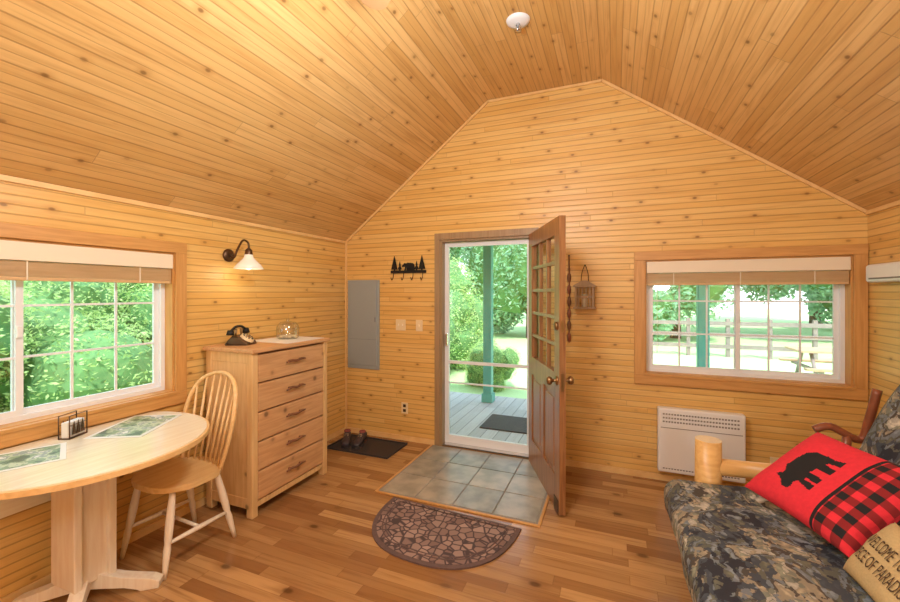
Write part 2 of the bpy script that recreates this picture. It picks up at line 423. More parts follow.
# ------------------------------------------------------------------ windows
def window(name, x0, x1, z0, z1, M):
    b = B(); tw = .08; xr = x1+tw*.93
    b.box((x0-tw, -.024, z1), (xr, -.001, z1+tw*.9), M_trim, .002, M)
    b.box((x0-tw, -.024, z0-tw), (xr, -.001, z0), M_trim, .002, M)
    b.box((x0-tw, -.022, z0), (x0, -.001, z1), M_trimv, .002, M)
    b.box((x1, -.022, z0), (xr, -.001, z1), M_trimv, .002, M)
    b.box((x0-.01, -.032, z0-.012), (x1+.01, .0, z0+.008), M_trim, .002, M)
    t = .012; D = .125
    b.box((x0+.0005, -.001, z0+.0005), (x0+t, D, z1-.0005), M_trimv, 0, M); b.box((x1-t, -.001, z0+.0005), (x1-.0005, D, z1-.0005), M_trimv, 0, M)
    b.box((x0+t, -.001, z0+.0005), (x1-t, D, z0+t), M_trim, 0, M); b.box((x0+t, -.001, z1-t), (x1-t, D, z1-.0005), M_trim, 0, M)
    xa, xb, za, zb = x0+t, x1-t, z0+t, z1-t
    f = .026
    b.ring(xa, xb, za, zb, f, .075, .122, M_white, 0, M)
    xm = (xa+xb)/2
    for (sa, sb, yy) in ((xa+f, xm+.018, .080), (xm-.018, xb-f, .0985)):
        s = .03
        zc, zd = za+f, zb-f
        b.ring(sa, sb, zc, zd, s, yy, yy+.017, M_white, 0, M)
        for i in (1, 2):
            xx = sa+s+(sb-sa-2*s)*i/3
            b.box((xx-.006, yy+.003, zc+s), (xx+.006, yy+.013, zd-s), M_white, 0, M)
            zz = zc+s+(zd-zc-2*s)*i/3
            b.box((sa+s, yy+.004, zz-.006), (sb-s, yy+.012, zz+.006), M_white, 0, M)
        b.box((sa+s, yy+.007, zc+s), (sb-s, yy+.009, zd-s), M_glass, 0, M)
    b.box((xm-.012, .066, (za+zb)/2-.03), (xm+.012, .079, (za+zb)/2+.03), M_white, .003, M)
    b.finish(name)
    b = B()
    b.box((xa+.003, -.015, zb-.095), (xb-.003, .055, zb-.001), M_cream, .004, M)
    for i in range(14):
        z = zb-.100-i*.0055
        b.box((xa+.006, .002, z-.002), (xb-.006, .052, z+.002), M_slat, 0, M)
    b.box((xa+.006, .002, zb-.195), (xb-.006, .052, zb-.175), M_slat, .003, M)
    for xx in (xa+.2, xm, xb-.2):
        b.box((xx-.003, -.002, zb-.19), (xx+.003, .001, zb-.095), M_cream, 0, M)
    b.tube([(xa+.08, .01, zb-.08), (xa+.081, .012, zb-.75)], .0015, M_cream, 6, M)
    b.finish('window_blind')
window('window_1', 2.99, 4.32, WZ0, WZ1, Matrix.Translation((0, Y1, 0)))
window('window_2', .36, 1.84, WZ0, WZ1, Matrix.Rotation(PI/2, 4, 'Z'))

# ------------------------------------------------------------------ door frame + storm door
b = B()
for q in (((1.083, Y1-.02, 0), (1.14, Y1-.001, 2.06)), ((2.06, Y1-.02, 0), (2.117, Y1-.001, 2.06)), ((1.083, Y1-.021, 2.06), (2.117, Y1-.001, 2.125))):
    b.box(q[0], q[1], M_casing, .002)
b.box((1.1405, Y1-.001, 0), (1.16, YO, 2.0595), M_casing); b.box((2.04, Y1-.001, 0), (2.0595, YO, 2.0595), M_casing); b.box((1.16, Y1-.001, 2.04), (2.04, YO, 2.0595), M_casing)
b.box((1.16, Y1-.001, 0), (2.04, YO, .02), M_chrome)
b.finish('door_casing')
b = B(); ya, yb = 3.80, 3.83
b.ring(1.161, 2.039, .021, 2.035, .042, ya, yb, M_white)
b.box((1.203, ya+.001, .063), (1.997, yb-.001, .10), M_white)
b.box((1.203, ya+.001, .82), (1.997, yb-.001, .848), M_white); b.box((1.203, ya+.001, .62), (1.997, yb-.001, .632), M_white)
b.box((1.2, ya+.012, .09), (1.998, ya+.016, 1.995), M_glass)
b.box((1.175, ya-.03, 1.0), (1.2, ya, 1.12), M_chrome, .004)
b.finish('door_2')

b = B(); DW, DH, T = .92, 2.06, .022
def db(x0, x1, z0, z1, t=T, m=M_doorw, bev=0): b.box((x0, -t, z0), (x1, t, z1), m, bev)
st = .115
db(0, st, .012, DH); db(DW-st, DW, .012, DH); db(st, DW-st, .012, .24, T-.0005); db(st, DW-st, DH-.12, DH, T-.0005); db(st, DW-st, .82, .97, T-.0005)
db(DW/2-.04, DW/2+.04, .24, .82, T-.0005)
for (x0, x1) in ((st, DW/2-.04), (DW/2+.04, DW-st)):
    db(x0, x1, .24, .82, .008); db(x0+.04, x1-.04, .28, .78, .017, bev=.008)
gx0, gx1, gz0, gz1 = st, DW-st, .97, DH-.12
for i in (1, 2):
    x = gx0+(gx1-gx0)*i/3; db(x-.012, x+.012, gz0, gz1, .016)
for i in range(1, 5):
    z = gz0+(gz1-gz0)*i/5; db(gx0, gx1, z-.012, z+.012, .0155)
b.box((gx0, -.002, gz0), (gx1, .002, gz1), M_glass)
for sgn in (-1, 1):
    R = Matrix.Rotation(-sgn*PI/2, 3, 'X')
    b.lathe([(.0, 0), (.032, 0), (.032, .006), (.012, .01), (.011, .03), (.026, .04), (.031, .055), (.024, .07), (0, .074)], (DW-.06, sgn*T, .92), M_brass, 20, None, R)
    b.lathe([(0, 0), (.03, 0), (.028, .014), (.012, .018), (0, .02)], (DW-.06, sgn*T, 1.30), M_brass, 20, None, R)
b.box((DW-.001, -.012, .86), (DW+.002, .012, .98), M_brass); b.box((DW-.001, -.012, 1.26), (DW+.002, .012, 1.34), M_brass)
for z in (.25, 1.0, 1.8): b.cyl((-.004, T, z-.045), (-.004, T, z+.045), .007, .007, M_brass, 10)
b.box((DW-.12, -.026, .0), (DW-.02, -.023, .10), M_bronze)
th = math.atan2(-math.cos(math.radians(24)), math.sin(math.radians(24)))
b.finish('door_1', Matrix.Translation((2.055, 3.695, 0)) @ Matrix.Rotation(th, 4, 'Z'))

# ------------------------------------------------------------------ back wall fittings
b = B()
b.box((.035, Y1-.018, .71), (.435, Y1-.001, 1.67), M_grey, .004)
b.box((.06, Y1-.028, .75), (.41, Y1-.018, 1.64), M_grey, .005)
b.box((.065, Y1-.0295, 1.03), (.405, Y1-.0275, 1.034), M_greyd)
b.box((.385, Y1-.034, 1.22), (.40, Y1-.028, 1.27), M_greyd, .002)
b.finish('electrical_panel')
bear = [(-.5, .02), (-.48, .08), (-.40, .13), (-.36, .18), (-.33, .24), (-.28, .23), (-.25, .18), (-.16, .20), (-.06, .26), (.06, .24), (.2, .24), (.36, .21), (.46, .12), (.47, -.05), (.45, -.16), (.5, -.28), (.36, -.28), (.34, -.14), (.29, -.12), (.26, -.28), (.13, -.28), (.14, -.09), (.0, -.08), (-.02, -.28), (-.15, -.28), (-.13, -.1), (-.17, -.1), (-.2, -.28), (-.33, -.28), (-.25, -.05), (-.32, -.01), (-.41, -.04), (-.48, -.03)]
b = B(); yw = Y1-.012
b.box((.575, yw-.004, 1.735), (.985, Y1-.001, 1.765), M_black, .002)
b.prism([(.785+x*.15, 1.805+z*.15) for x, z in bear], yw-.004, yw, M_black)
for cx, s in ((.62, 1), (.94, 1), (.685, .6), (.88, .6)):
    h = .13*s
    poly = [(cx-.008, 1.76), (cx-.008, 1.775)]
    for k in range(4):
        z = 1.775+h*k/4; poly += [(cx-.038*s*(1-k/4.5), z), (cx-.014*s*(1-k/4.5), z+h/4)]
    poly += [(cx, 1.775+h*1.1)]
    poly += [(2*cx-x, z) for x, z in reversed(poly[:-1])]
    b.prism(poly, yw-.004, yw, M_black)
for cx in (.61, .73, .84, .95):
    b.tube(smoothpts([(cx, yw, 1.74), (cx, yw-.012, 1.69), (cx, yw-.04, 1.665), (cx, yw-.055, 1.69)]), .004, M_black, 8)
b.finish('bear_coat_hook_rack')
for cx, cz, kind in ((.69, 1.196, 'light_switch'), (.905, 1.196, 'light_switch'), (.736, .335, 'wall_outlet')):
    b = B(); w = .058 if cx < .7 else .038
    b.box((cx-w, Y1-.007, cz-.058), (cx+w, Y1-.0005, cz+.058), M_ivory, .003)
    if kind == 'light_switch':
        for dx in ((-.023, .023) if w > .05 else (0,)):
            b.box((cx+dx-.005, Y1-.016, cz-.01), (cx+dx+.005, Y1-.006, cz+.012), M_cream, .002)
    else:
        for dz in (-.024, .024): b.box((cx-.016, Y1-.009, cz+dz-.015), (cx+.016, Y1-.006, cz+dz+.015), M_bronze, .003)
    b.finish(kind)
b = B(); cx, cz = 2.52, 1.50; y2 = Y1-.015
for x in (-.07, .07):
    for y in (-.1, -.005): b.box((cx+x-.008, y2+y-.008, cz-.09), (cx+x+.008, y2+y+.008, cz+.08), M_casing)
b.box((cx-.09, y2-.12, cz-.105), (cx+.09, y2+.01, cz-.09), M_casing, .002)
b.box((cx-.09, y2-.12, cz+.08), (cx+.09, y2+.01, cz+.092), M_casing, .002)
for k in (-.045, -.015, .015, .045): b.box((cx+k-.004, y2-.108, cz-.09), (cx+k+.004, y2-.1, cz+.08), M_casing)
b.box((cx-.07, y2-.105, cz-.01), (cx+.07, y2-.098, cz+.006), M_casing)
b.prism([(cx-.095, cz+.092), (cx+.095, cz+.092), (cx+.02, cz+.135), (cx-.02, cz+.135)], y2-.11, y2, M_casing)
b.cyl((cx, y2-.055, cz-.09), (cx, y2-.055, cz+.02), .025, .025, M_cream)
b.tube(smoothpts([(cx-.03, y2-.05, cz+.13), (cx-.025, y2-.03, cz+.2), (cx, y2-.012, cz+.27), (cx+.025, y2-.03, cz+.2), (cx+.03, y2-.05, cz+.13)]), .003, M_black, 6)
b.cyl((cx, Y1-.001, cz+.272), (cx, Y1-.03, cz+.272), .006, .006, M_black, 8)
b.finish('wooden_lantern')
b = B(); q = 2.385
b.cyl((q, Y1-.001, 1.86), (q, Y1-.03, 1.86), .007, .007, M_black, 8)
b.tube(smoothpts([(q, Y1-.02, 1.865), (q+.003, Y1-.015, 1.5), (q, Y1-.015, 1.1)]), [.006]*11, M_branch, 8)
for k in range(6): b.lathe([(0, -.05), (.014, -.03), (.018, 0), (.014, .03), (0, .05)], (q+.001, Y1-.02, 1.14+k*.105), M_branch if k % 2 else M_redwood, 12)
b.finish('hanging_bell_strap')
b = B(); hx0, hx1, hz0, hz1 = 3.08, 3.67, .10, .61
b.box((hx0, Y1-.09, hz0), (hx1, Y1-.012, hz1), M_heater, .012)
b.box((hx0+.1, Y1-.013, hz0+.1), (hx1-.1, Y1-.001, hz1-.1), M_grey)
for r in range(3):
    for k in range(26):
        x = hx0+.035+k*.02; z = hz1-.05-r*.03
        b.box((x, Y1-.0915, z), (x+.013, Y1-.0895, z+.012), M_slot)
b.box((hx0+.02, Y1-.0915, hz1-.155), (hx1-.02, Y1-.0895, hz1-.150), M_slot)
for k in range(26):
    x = hx0+.035+k*.02; b.box((x, Y1-.0915, hz0+.03), (x+.013, Y1-.0895, hz0+.038), M_slot)
b.box((hx1-.12, Y1-.094, hz0+.10), (hx1-.05, Y1-.0895, hz0+.14), M_white, .002)
b.tube(smoothpts([(hx1-.05, Y1-.02, hz0+.05), (hx1+.05, Y1-.02, hz0-.02), (hx1+.15, Y1-.02, .12), (hx1+.2, Y1-.012, .2)]), .005, M_ivory, 8)
b.box((hx1+.17, Y1-.012, .18), (hx1+.24, Y1-.001, .30), M_ivory, .003)
b.finish('wall_heater')
b = B()
b.box((W-.075, 2.85, 1.60), (W-.001, 3.60, 1.72), M_heater, .02, None, 4)
b.box((W-.077, 2.9, 1.62), (W-.073, 3.55, 1.63), M_slot); b.box((W-.06, 3.598, 1.63), (W-.02, 3.602, 1.69), M_greyd)
b.finish('wall_air_conditioner')

# ------------------------------------------------------------------ sconce
b = B(); sy = 2.255
b.lathe([(0, 0), (.05, 0), (.05, .008), (.035, .018), (.015, .022), (0, .022)], (.001, sy, 1.82), M_bronze, 24, None, Matrix.Rotation(PI/2, 3, 'Y'))
b.tube(smoothpts([(.015, sy, 1.82), (.06, sy, 1.80), (.085, sy+.01, 1.86), (.13, sy+.02, 1.93), (.175, sy+.03, 1.91), (.18, sy+.03, 1.85)], 6), .008, M_bronze, 10)
c = (.18, sy+.03, 0)
b.lathe([(.012, 1.87), (.025, 1.855), (.028, 1.83), (.03, 1.81)], c, M_bronze)
b.lathe([(.028, 1.825), (.034, 1.80), (.055, 1.775), (.085, 1.745), (.105, 1.715), (.102, 1.713), (.082, 1.742), (.05, 1.77), (.028, 1.80)], c, M_shade)
b.lathe([(0, 1.80), (.012, 1.80), (.016, 1.77), (.026, 1.74), (.02, 1.715), (0, 1.705)], c, M_bulb)
b.finish('wall_sconce')
def light(name, kind, loc, power, col, rad=.1, rot=None):
    l = bpy.data.lights.new(name, kind); l.energy = power; l.color = col
    if kind == 'POINT': l.shadow_soft_size = rad
    o = bpy.data.objects.new(name, l); o.location = loc; COL.objects.link(o)
    if rot: o.rotation_euler = rot
    return o
light('sconce_lamp', 'POINT', (.18, sy+.03, 1.67), .9, (1, .85, .6), .03)

# ------------------------------------------------------------------ dresser
b = B(); x0, x1, y0, y1, H = .05, .49, 2.04, 2.80, 1.15
b.box((x0-.02, y0-.02, H-.03), (x1+.025, y1+.02, H), M_dressd, .006)
b.box((x0, y0, .07), (x1-.03, y0+.022, H-.03), M_dress, .002); b.box((x0, y1-.022, .07), (x1-.03, y1, H-.03), M_dress, .002)
b.box((x0, y0+.02, .07), (x0+.012, y1-.02, H-.03), M_dress)
for (px, py) in ((x0, y0-.006), (x0, y1-.044), (x1-.05, y0-.006), (x1-.05, y1-.044)):
    b.box((px, py, 0), (px+.055, py+.05, H-.03), M_dress, .006)
for py in (y0-.003, y1-.02):
    b.box((x0+.05, py, .06), (x1-.05, py+.022, .13), M_dress, .002); b.box((x0+.05, py, H-.10), (x1-.05, py+.022, H-.03), M_dress, .002)
b.box((x0+.02, y0+.04, .06), (x1-.004, y1-.04, .10), M_dress, .003)
b.box((x0+.02, y0+.04, .10), (x1-.02, y1-.04, H-.04), M_branch)
zb = .105; dh = (H-.04-zb)/5
for k in range(5):
    z0 = zb+k*dh
    b.box((x1-.03, y0+.047, z0+.005), (x1+.006, y1-.047, z0+dh-.005), M_dressd, .006)
    zc = z0+dh*.56; yc = (y0+y1)/2; xs = x1+.006
    b.tube(smoothpts([(xs, yc-.055, zc), (xs+.02, yc-.055, zc+.002)], 3), .008, M_branch, 8)
    b.tube(smoothpts([(xs, yc+.055, zc), (xs+.02, yc+.055, zc+.002)], 3), .008, M_branch, 8)
    j = random.uniform(-.006, .006)
    b.tube(smoothpts([(xs+.02, yc-.095, zc-.004+j), (xs+.026, yc-.05, zc+.004), (xs+.028, yc, zc-.003), (xs+.026, yc+.05, zc+.005), (xs+.02, yc+.095, zc+j)]), [.006]*3+[.009]*15+[.006]*3, M_branch, 8)
b.finish('chest_of_drawers')
b = B(); b.box((.09, 2.36, H), (.475, 2.78, H+.003), M_cloth)
for k in range(16): b.lathe([(0, .003), (.014, .003), (.014, 0)], (.475, 2.373+k*.0262, H), M_cloth, 10)
b.finish('lace_table_runner')
b = B(); R = Matrix.Translation((.2, 2.20, H)) @ Matrix.Rotation(math.radians(20), 4, 'Z')
b.prism([(-.075, 0), (.085, 0), (.08, .02), (.02, .06), (-.03, .07), (-.07, .03)], -.07, .07, M_bronze, 'xz', .008, R)
R47 = Matrix.Rotation(math.radians(33), 3, 'Y')
b.lathe([(0, .012), (.046, .01), (.05, -.01)], (.048, 0, .05), M_ivory, 24, R, R47)
b.lathe([(0, .014), (.018, .013), (.018, .010)], (.048, 0, .05), M_brass, 16, R, R47)
for k in range(10):
    a = k*.6
    v = R47 @ Vector((.034*math.cos(a), .034*math.sin(a), .014))+Vector((.048, 0, .05))
    b.lathe([(0, 0), (.006, 0), (.006, -.003)], v, M_black, 8, R, R47)
b.tube(smoothpts([(-.02, -.105, .10), (-.02, -.05, .128), (-.02, 0, .134), (-.02, .05, .128), (-.02, .105, .10)]), .010, M_black, 10, R)
for s in (-1, 1):
    b.cyl((-.02, s*.10, .112), (-.02, s*.106, .078), .02, .027, M_black, 16, R)
    b.cyl((-.02, s*.035, .065), (-.02, s*.035, .118), .006, .011, M_brass, 8, R)
b.tube([(-.06+.01*math.cos(t*.9), -.02-.006*t, .012+.006*math.sin(t*.9)) for t in range(14)], .003, M_black, 6, R)
b.finish('vintage_telephone')
b = B(); bx, by = .26, 2.60; Rj = Matrix.Translation((bx, by, H+.003)) @ Matrix.Diagonal((1.1, 1.1, 1.15, 1))
b.lathe([(0, 0), (.062, 0), (.078, .012), (.082, .04), (.08, .085), (.068, .105), (.056, .11)], (0, 0, 0), M_jar, 28, Rj)
b.lathe([(.058, .108), (.062, .112), (.055, .118), (.02, .124), (.008, .126), (.012, .134), (.008, .142), (0, .144)], (0, 0, 0), M_jar, 28, Rj)
for k in range(9):
    a = k*2.4; r = .012+.0055*k
    b.lathe([(0, 0), (.013, .006), (.015, .013), (.009, .022), (0, .024)], (r*math.cos(a), r*math.sin(a), .004), M_ivory, 10, Rj)
b.finish('glass_candy_jar')

# ------------------------------------------------------------------ table
b = B(); TC, TR, TZ = (.27, 1.21), .545, .775
def disc(r, xmin):
    pts = []
    a0 = math.acos(max(-1, (xmin-TC[0])/r))
    for k in range(49):
        a = -a0+2*a0*k/48; pts.append((TC[0]+r*math.cos(a), TC[1]+r*math.sin(a)))
    return pts
b.prism(disc(TR, .025), TZ-.028, TZ-.004, M_chairw, 'xy', .006)
b.prism(disc(TR-.012, .027), TZ-.006, TZ, M_tabtop, 'xy')
b.prism([(.03, TZ-.03), (.05, TZ-.03), (.05, TZ-.32), (.03, TZ-.32)], TC[1]-.42, TC[1]+.42, M_tabtop, 'xz')
px, py = .29, 1.2
b.box((px-.17, py-.28, TZ-.09), (px+.17, py+.28, TZ-.028), M_whitew, .004)
b.box((px-.10, py-.09, .10), (px+.10, py-.055, TZ-.085), M_whitew, .006)
b.box((px-.10, py+.055, .10), (px+.10, py+.09, TZ-.085), M_whitew, .006)
b.box((px-.075, py-.06, .10), (px+.075, py+.06, TZ-.085), M_whitew, .004)
for ang, ln in ((38, .33), (-38, .33), (142, .29), (-142, .29)):
    R = Matrix.Translation((px, py, 0)) @ Matrix.Rotation(math.radians(ang), 4, 'Z')
    b.prism([(0, .055), (ln*.55, .035), (ln-.09, .015), (ln-.08, 0), (ln, 0), (ln+.005, .035), (ln-.03, .055), (ln*.5, .085), (0, .15)], -.03, .03, M_whitew, 'xz', .004, R)
b.finish('drop_leaf_dining_table')
def placemat(cx, cy, rz):
    b = B(); M = Matrix.Translation((cx, cy, TZ)) @ Matrix.Rotation(rz, 4, 'Z')
    b.box((-.14, -.2, .0005), (.14, .2, .003), M_placeb, .001, M); b.box((-.12, -.178, .003), (.12, .178, .0036), M_place, 0, M)
    b.finish('placemat')
placemat(.245, 1.47, math.radians(28)); placemat(.24, .93, math.radians(-25))
b = B(); nx, ny = .115, 1.235; Mn = Matrix.Translation((nx, ny, TZ)) @ Matrix.Rotation(math.radians(25), 4, 'Z')
b.box((-.03, -.055, 0), (.03, .055, .006), M_bronze, .002, Mn)
for sx in (-.027, .027):
    b.tube([(sx, -.053, .004), (sx, -.053, .12), (sx, .053, .12), (sx, .053, .004)], .003, M_bronze, 8, Mn)
    b.tube([(sx, -.053, .07), (sx, .053, .07)], .002, M_bronze, 6, Mn)
    for k in (-.026, 0, .026):
        b.prism([(k-.012, .02), (k+.012, .02), (k+.004, .05), (k+.009, .05), (k, .09), (k-.009, .05), (k-.004, .05)], sx-.001, sx+.001, M_bronze, 'yz', 0, Mn)
b.box((-.018, -.05, .006), (.018, .05, .085), M_napkin, .003, Mn)
b.finish('napkin_holder')

# ------------------------------------------------------------------ chair
b = B(); MC = Matrix.Translation((.34, 1.645, 0)) @ Matrix.Rotation(math.radians(-3), 4, 'Z') @ Matrix.Diagonal((1.12, 1.0, 1.0, 1))
seat = []
for k in range(40):
    a = 2*PI*k/40; cxx, syy = math.cos(a), math.sin(a)
    w = .21-.02*(syy+1)/2
    seat.append((w*math.copysign(abs(cxx)**.75, cxx), .205*math.copysign(abs(syy)**.75, syy)))
b.prism(seat, .432, .465, M_chairw, 'xy', .01, MC)
legs = [((-.14, -.13), (-.18, -.2)), ((.14, -.13), (.18, -.2)), ((-.13, .13), (-.175, .22)), ((.13, .13), (.175, .22))]
def legp(l, z):
    t = 1-z/.44; return Vector((l[0][0]+(l[1][0]-l[0][0])*t, l[0][1]+(l[1][1]-l[0][1])*t, z))
for l in legs:
    zs = [.44, .36, .28, .2, .17, .14, .05, 0]; rr = [.013, .018, .021, .019, .015, .018, .013, .010]
    b.tube([legp(l, z) for z in zs], rr, M_whitew, 12, MC)
b.tube([legp(legs[0], .17), (legp(legs[0], .17)+legp(legs[2], .17))/2, legp(legs[2], .17)], [.009, .014, .009], M_whitew, 10, MC)
b.tube([legp(legs[1], .17), (legp(legs[1], .17)+legp(legs[3], .17))/2, legp(legs[3], .17)], [.009, .014, .009], M_whitew, 10, MC)
b.tube([(legp(legs[0], .17)+legp(legs[2], .17))/2, (legp(legs[1], .17)+legp(legs[3], .17))/2], .01, M_whitew, 10, MC)
hp = [(.165, .46), (.192, .58), (.208, .72), (.195, .85), (.15, .945), (.08, .99), (0, 1.005)]
def back_y(x, z): return .155-(x/.2)**2*.035+(z-.46)*.22
hpts = [(x, z) for x, z in hp]+[(-x, z) for x, z in reversed(hp[:-1])]
hs = smoothpts([(x, back_y(x, z), z) for x, z in hpts], 5)
b.tube(hs, .0125, M_chairw, 12, MC)
for k in range(-3, 4):
    xb_ = k*.042; xt = k*.056
    zt = max(p.z for p in hs if abs(abs(p.x)-abs(xt)) < .02 and p.z > .8)
    yb2 = back_y(xb_, .46)
    b.tube([(xb_, yb2, .455), (xb_*1.1, (yb2*.65+back_y(xt, zt)*.35), .46+(zt-.46)*.35), (xt, back_y(xt, zt), zt)], [.006, .009, .0055], M_chairw, 8, MC)
b.finish('windsor_dining_chair')

# ------------------------------------------------------------------ floor coverings
b = B(); tx0, tx1, ty0, ty1 = 1.07, 2.29, 2.69, 3.712
b.box((tx0, ty0, .0005), (tx1, ty1, .006), M_grout)
nx_, ny_ = 4, 3
for i in range(nx_):
    for j in range(ny_):
        w = (tx1-tx0-.02)/nx_; h = (ty1-ty0-.02)/ny_
        b.box((tx0+.01+i*w+.005, ty0+.01+j*h+.005, .004), (tx0+.01+(i+1)*w-.005, ty0+.01+(j+1)*h-.005, .011), M_slate, .002)
for q in (((tx0-.02, ty0-.02, .0005), (tx1+.02, ty0, .010)), ((tx0-.02, ty0, .0005), (tx0, ty1, .010)), ((tx1, ty0, .0005), (tx1+.02, ty1, .010))):
    b.box(q[0], q[1], M_trim, .003)
b.finish('slate_tile_entry')
b = B()
def half(s, off):
    pts = []
    for k in range(41):
        a = PI+PI*k/40; c_, s_ = math.cos(a), math.sin(a)
        pts.append((1.70+(.485-s)*math.copysign(abs(c_)**.8, c_), 2.625-off+(.575-s-off)*math.copysign(abs(s_)**.8, s_)))
    return pts
b.prism(half(0, 0), .0005, .010, M_matedge, 'xy'); b.prism(half(.03, .02), .009, .012, M_stone, 'xy')
for s in (.07, .09):
    pts = half(s, .045); b.tube([(x, y, .012) for x, y in pts], .004, M_matedge, 6, None, True)
b.finish('half_round_doormat', Matrix.Translation((1.7, 2.3, 0)) @ Matrix.Rotation(math.radians(-3), 4, 'Z') @ Matrix.Translation((-1.7, -2.3, 0)))
b = B(); mx0, mx1, my0, my1 = .12, .82, 3.24, 3.64
b.box((mx0, my0, .0005), (mx1, my1, .006), M_rubber, .002)
for q in (((mx0, my0, .004), (mx1, my0+.015, .018)), ((mx0, my1-.015, .004), (mx1, my1, .018)), ((mx0, my0+.015, .004), (mx0+.015, my1-.015, .018)), ((mx1-.015, my0+.015, .004), (mx1, my1-.015, .018))):
    b.box(q[0], q[1], M_rubber, .003)
b.finish('boot_tray')
def shoe(M):
    b = B(); secs = []
    for (x, w, h, z0) in ((-.13, .02, .05, .03), (-.125, .033, .075, .02), (-.08, .037, .09, .018), (-.03, .036, .08, .018), (.02, .038, .06, .018), (.07, .045, .048, .018), (.11, .04, .04, .018), (.135, .022, .025, .018)):
        secs.append([(x, w*math.cos(t), z0+h*(.5+.5*math.sin(t))) for t in [2*PI*k/14 for k in range(14)]])
    vs = [M @ Vector(v) for s in secs for v in s]; fs = []
    for i in range(len(secs)-1):
        for j in range(14): fs.append([i*14+j, i*14+(j+1) % 14, (i+1)*14+(j+1) % 14, (i+1)*14+j])
    fs += [list(range(14)), [(len(secs)-1)*14+j for j in range(14)]]
    b.raw(vs, fs, M_shoe)
    sole = [(-.135, -.02), (-.12, -.036), (0, -.034), (.07, -.047), (.12, -.038), (.142, 0), (.12, .038), (.07, .047), (0, .034), (-.12, .036), (-.135, .02)]
    b.prism(sole, 0, .022, M_rubber, 'xy', 0, M)
    b.lathe([(.036, 0), (.03, .012), (.0, .004)], (-.075, 0, .1), M_shoe2, 14, M)
    for k in range(4): b.tube([(-.015+k*.02, -.018, .088-k*.009), (-.01+k*.02, .018, .088-k*.009)], .003, M_ivory, 6, M)
    b.finish('shoe')
for (x, y, r) in ((.24, 3.42, -60), (.38, 3.45, -75)):
    shoe(Matrix.Translation((x, y, .007)) @ Matrix.Rotation(math.radians(r), 4, 'Z'))

# ------------------------------------------------------------------ futon
b = B()
b.rbox((3.47, 1.68, .375), (.88, 2.06, .19), .075, M_futon, 26, .12, .02)
ang = math.radians(-65)
b.rbox((4.0, 1.68, .79), (.72, 2.04, .17), .07, M_futon, 26, .1, .02, Matrix.Rotation(ang, 3, 'Y'))
for y in (.58, 2.80):
    b.cyl((3.27, y, 0), (3.272, y, .665), .072, .068, M_log, 20, None, M_logend)
    b.cyl((4.2, y, 0), (4.2, y, .62), .06, .055, M_log, 18, None, M_logend)
    b.tube([(3.3, y, .51), (3.7, y, .525), (4.25, y, .53)], [.048, .046, .048], M_log, 18)
    b.cyl((3.27, y, .24), (4.2, y, .24), .04, .04, M_log, 14)
    b.tube(smoothpts([(3.76, y-.02, .79), (3.83, y-.02, .815), (3.95, y-.02, .76), (3.985, y-.02, .86), (4.02, y-.02, 1.03)]), .02, M_redwood, 10)
    b.cyl((3.88, y-.02, .53), (3.90, y-.02, .79), .02, .02, M_redwood, 10)
b.cyl((3.14, .58, .235), (3.14, 2.80, .235), .04, .04, M_log, 16)
b.cyl((3.98, .58, .235), (3.98, 2.80, .235), .04, .04, M_log, 16)
for k in range(9):
    y = .8+k*.22; b.box((3.12, y, .262), (4.0, y+.07, .282), M_log)
b.finish('log_futon_sofa')

def inpoly(x, y, P):
    c = False; j = len(P)-1
    for i in range(len(P)):
        if ((P[i][1] > y) != (P[j][1] > y)) and x < (P[j][0]-P[i][0])*(y-P[i][1])/(P[j][1]-P[i][1])+P[i][0]: c = not c
        j = i
    return c
def pillow(name, c, e1, e2, w, h, t, matfn, n=110, text=None):
    c = Vector(c); e1 = Vector(e1).normalized(); e2 = Vector(e2); e2 = (e2-e1*e2.dot(e1)).normalized(); nn = e1.cross(e2)
    def P(u, v, side):
        e = max(0, (1-abs(u)**3.2))**.5*max(0, (1-abs(v)**3.2))**.5
        pin = 1-.06*(1-abs(v)**2)*abs(u)**4
        pin2 = 1-.06*(1-abs(u)**2)*abs(v)**4
        wr = noise.noise(Vector((u*2.3, v*2.3, side)))*.008*e
        return c+e1*(u*w/2*pin)+e2*(v*h/2*pin2)+nn*(side*(t/2*e)+wr)
    b = B()
    for side in (1, -1):
        vs = [P(-1+2*i/n, -1+2*j/n, side) for j in range(n+1) for i in range(n+1)]
        base = len(b.v); b.v += [tuple(v) for v in vs]
        for j in range(n):
            for i in range(n):
                f = [base+j*(n+1)+i, base+j*(n+1)+i+1, base+(j+1)*(n+1)+i+1, base+(j+1)*(n+1)+i]
                if side < 0: f = f[::-1]
                b.f.append(f); b.fs.append(True)
                b.fm.append(b.mi(matfn(-1+2*(i+.5)/n, -1+2*(j+.5)/n, side)))
    if text:
        cu = bpy.data.curves.new('t', 'FONT'); cu.body = text; cu.align_x = 'CENTER'; cu.align_y = 'CENTER'; cu.size = 1; cu.offset = 0
        ob = bpy.data.objects.new('t', cu); COL.objects.link(ob)
        dg = bpy.context.evaluated_depsgraph_get(); me = bpy.data.meshes.new_from_object(ob.evaluated_get(dg))
        bm = bmesh.new(); bm.from_mesh(me); bmesh.ops.triangulate(bm, faces=bm.faces[:])
        bmesh.ops.subdivide_edges(bm, edges=bm.edges[:], cuts=1)
        bm.verts.ensure_lookup_table()
        mxx = max(abs(v.co.x) for v in bm.verts); mxy = max(abs(v.co.y) for v in bm.verts)
        vs = [P(v.co.x/mxx*.8, v.co.y/mxy*.45, 1)+nn*.0035 for v in bm.verts]
        bm.verts.index_update()
        b.raw(vs, [[v.index for v in f.verts] for f in bm.faces], M_ink, False)
        bm.free(); bpy.data.objects.remove(ob)
    b.finish(name)
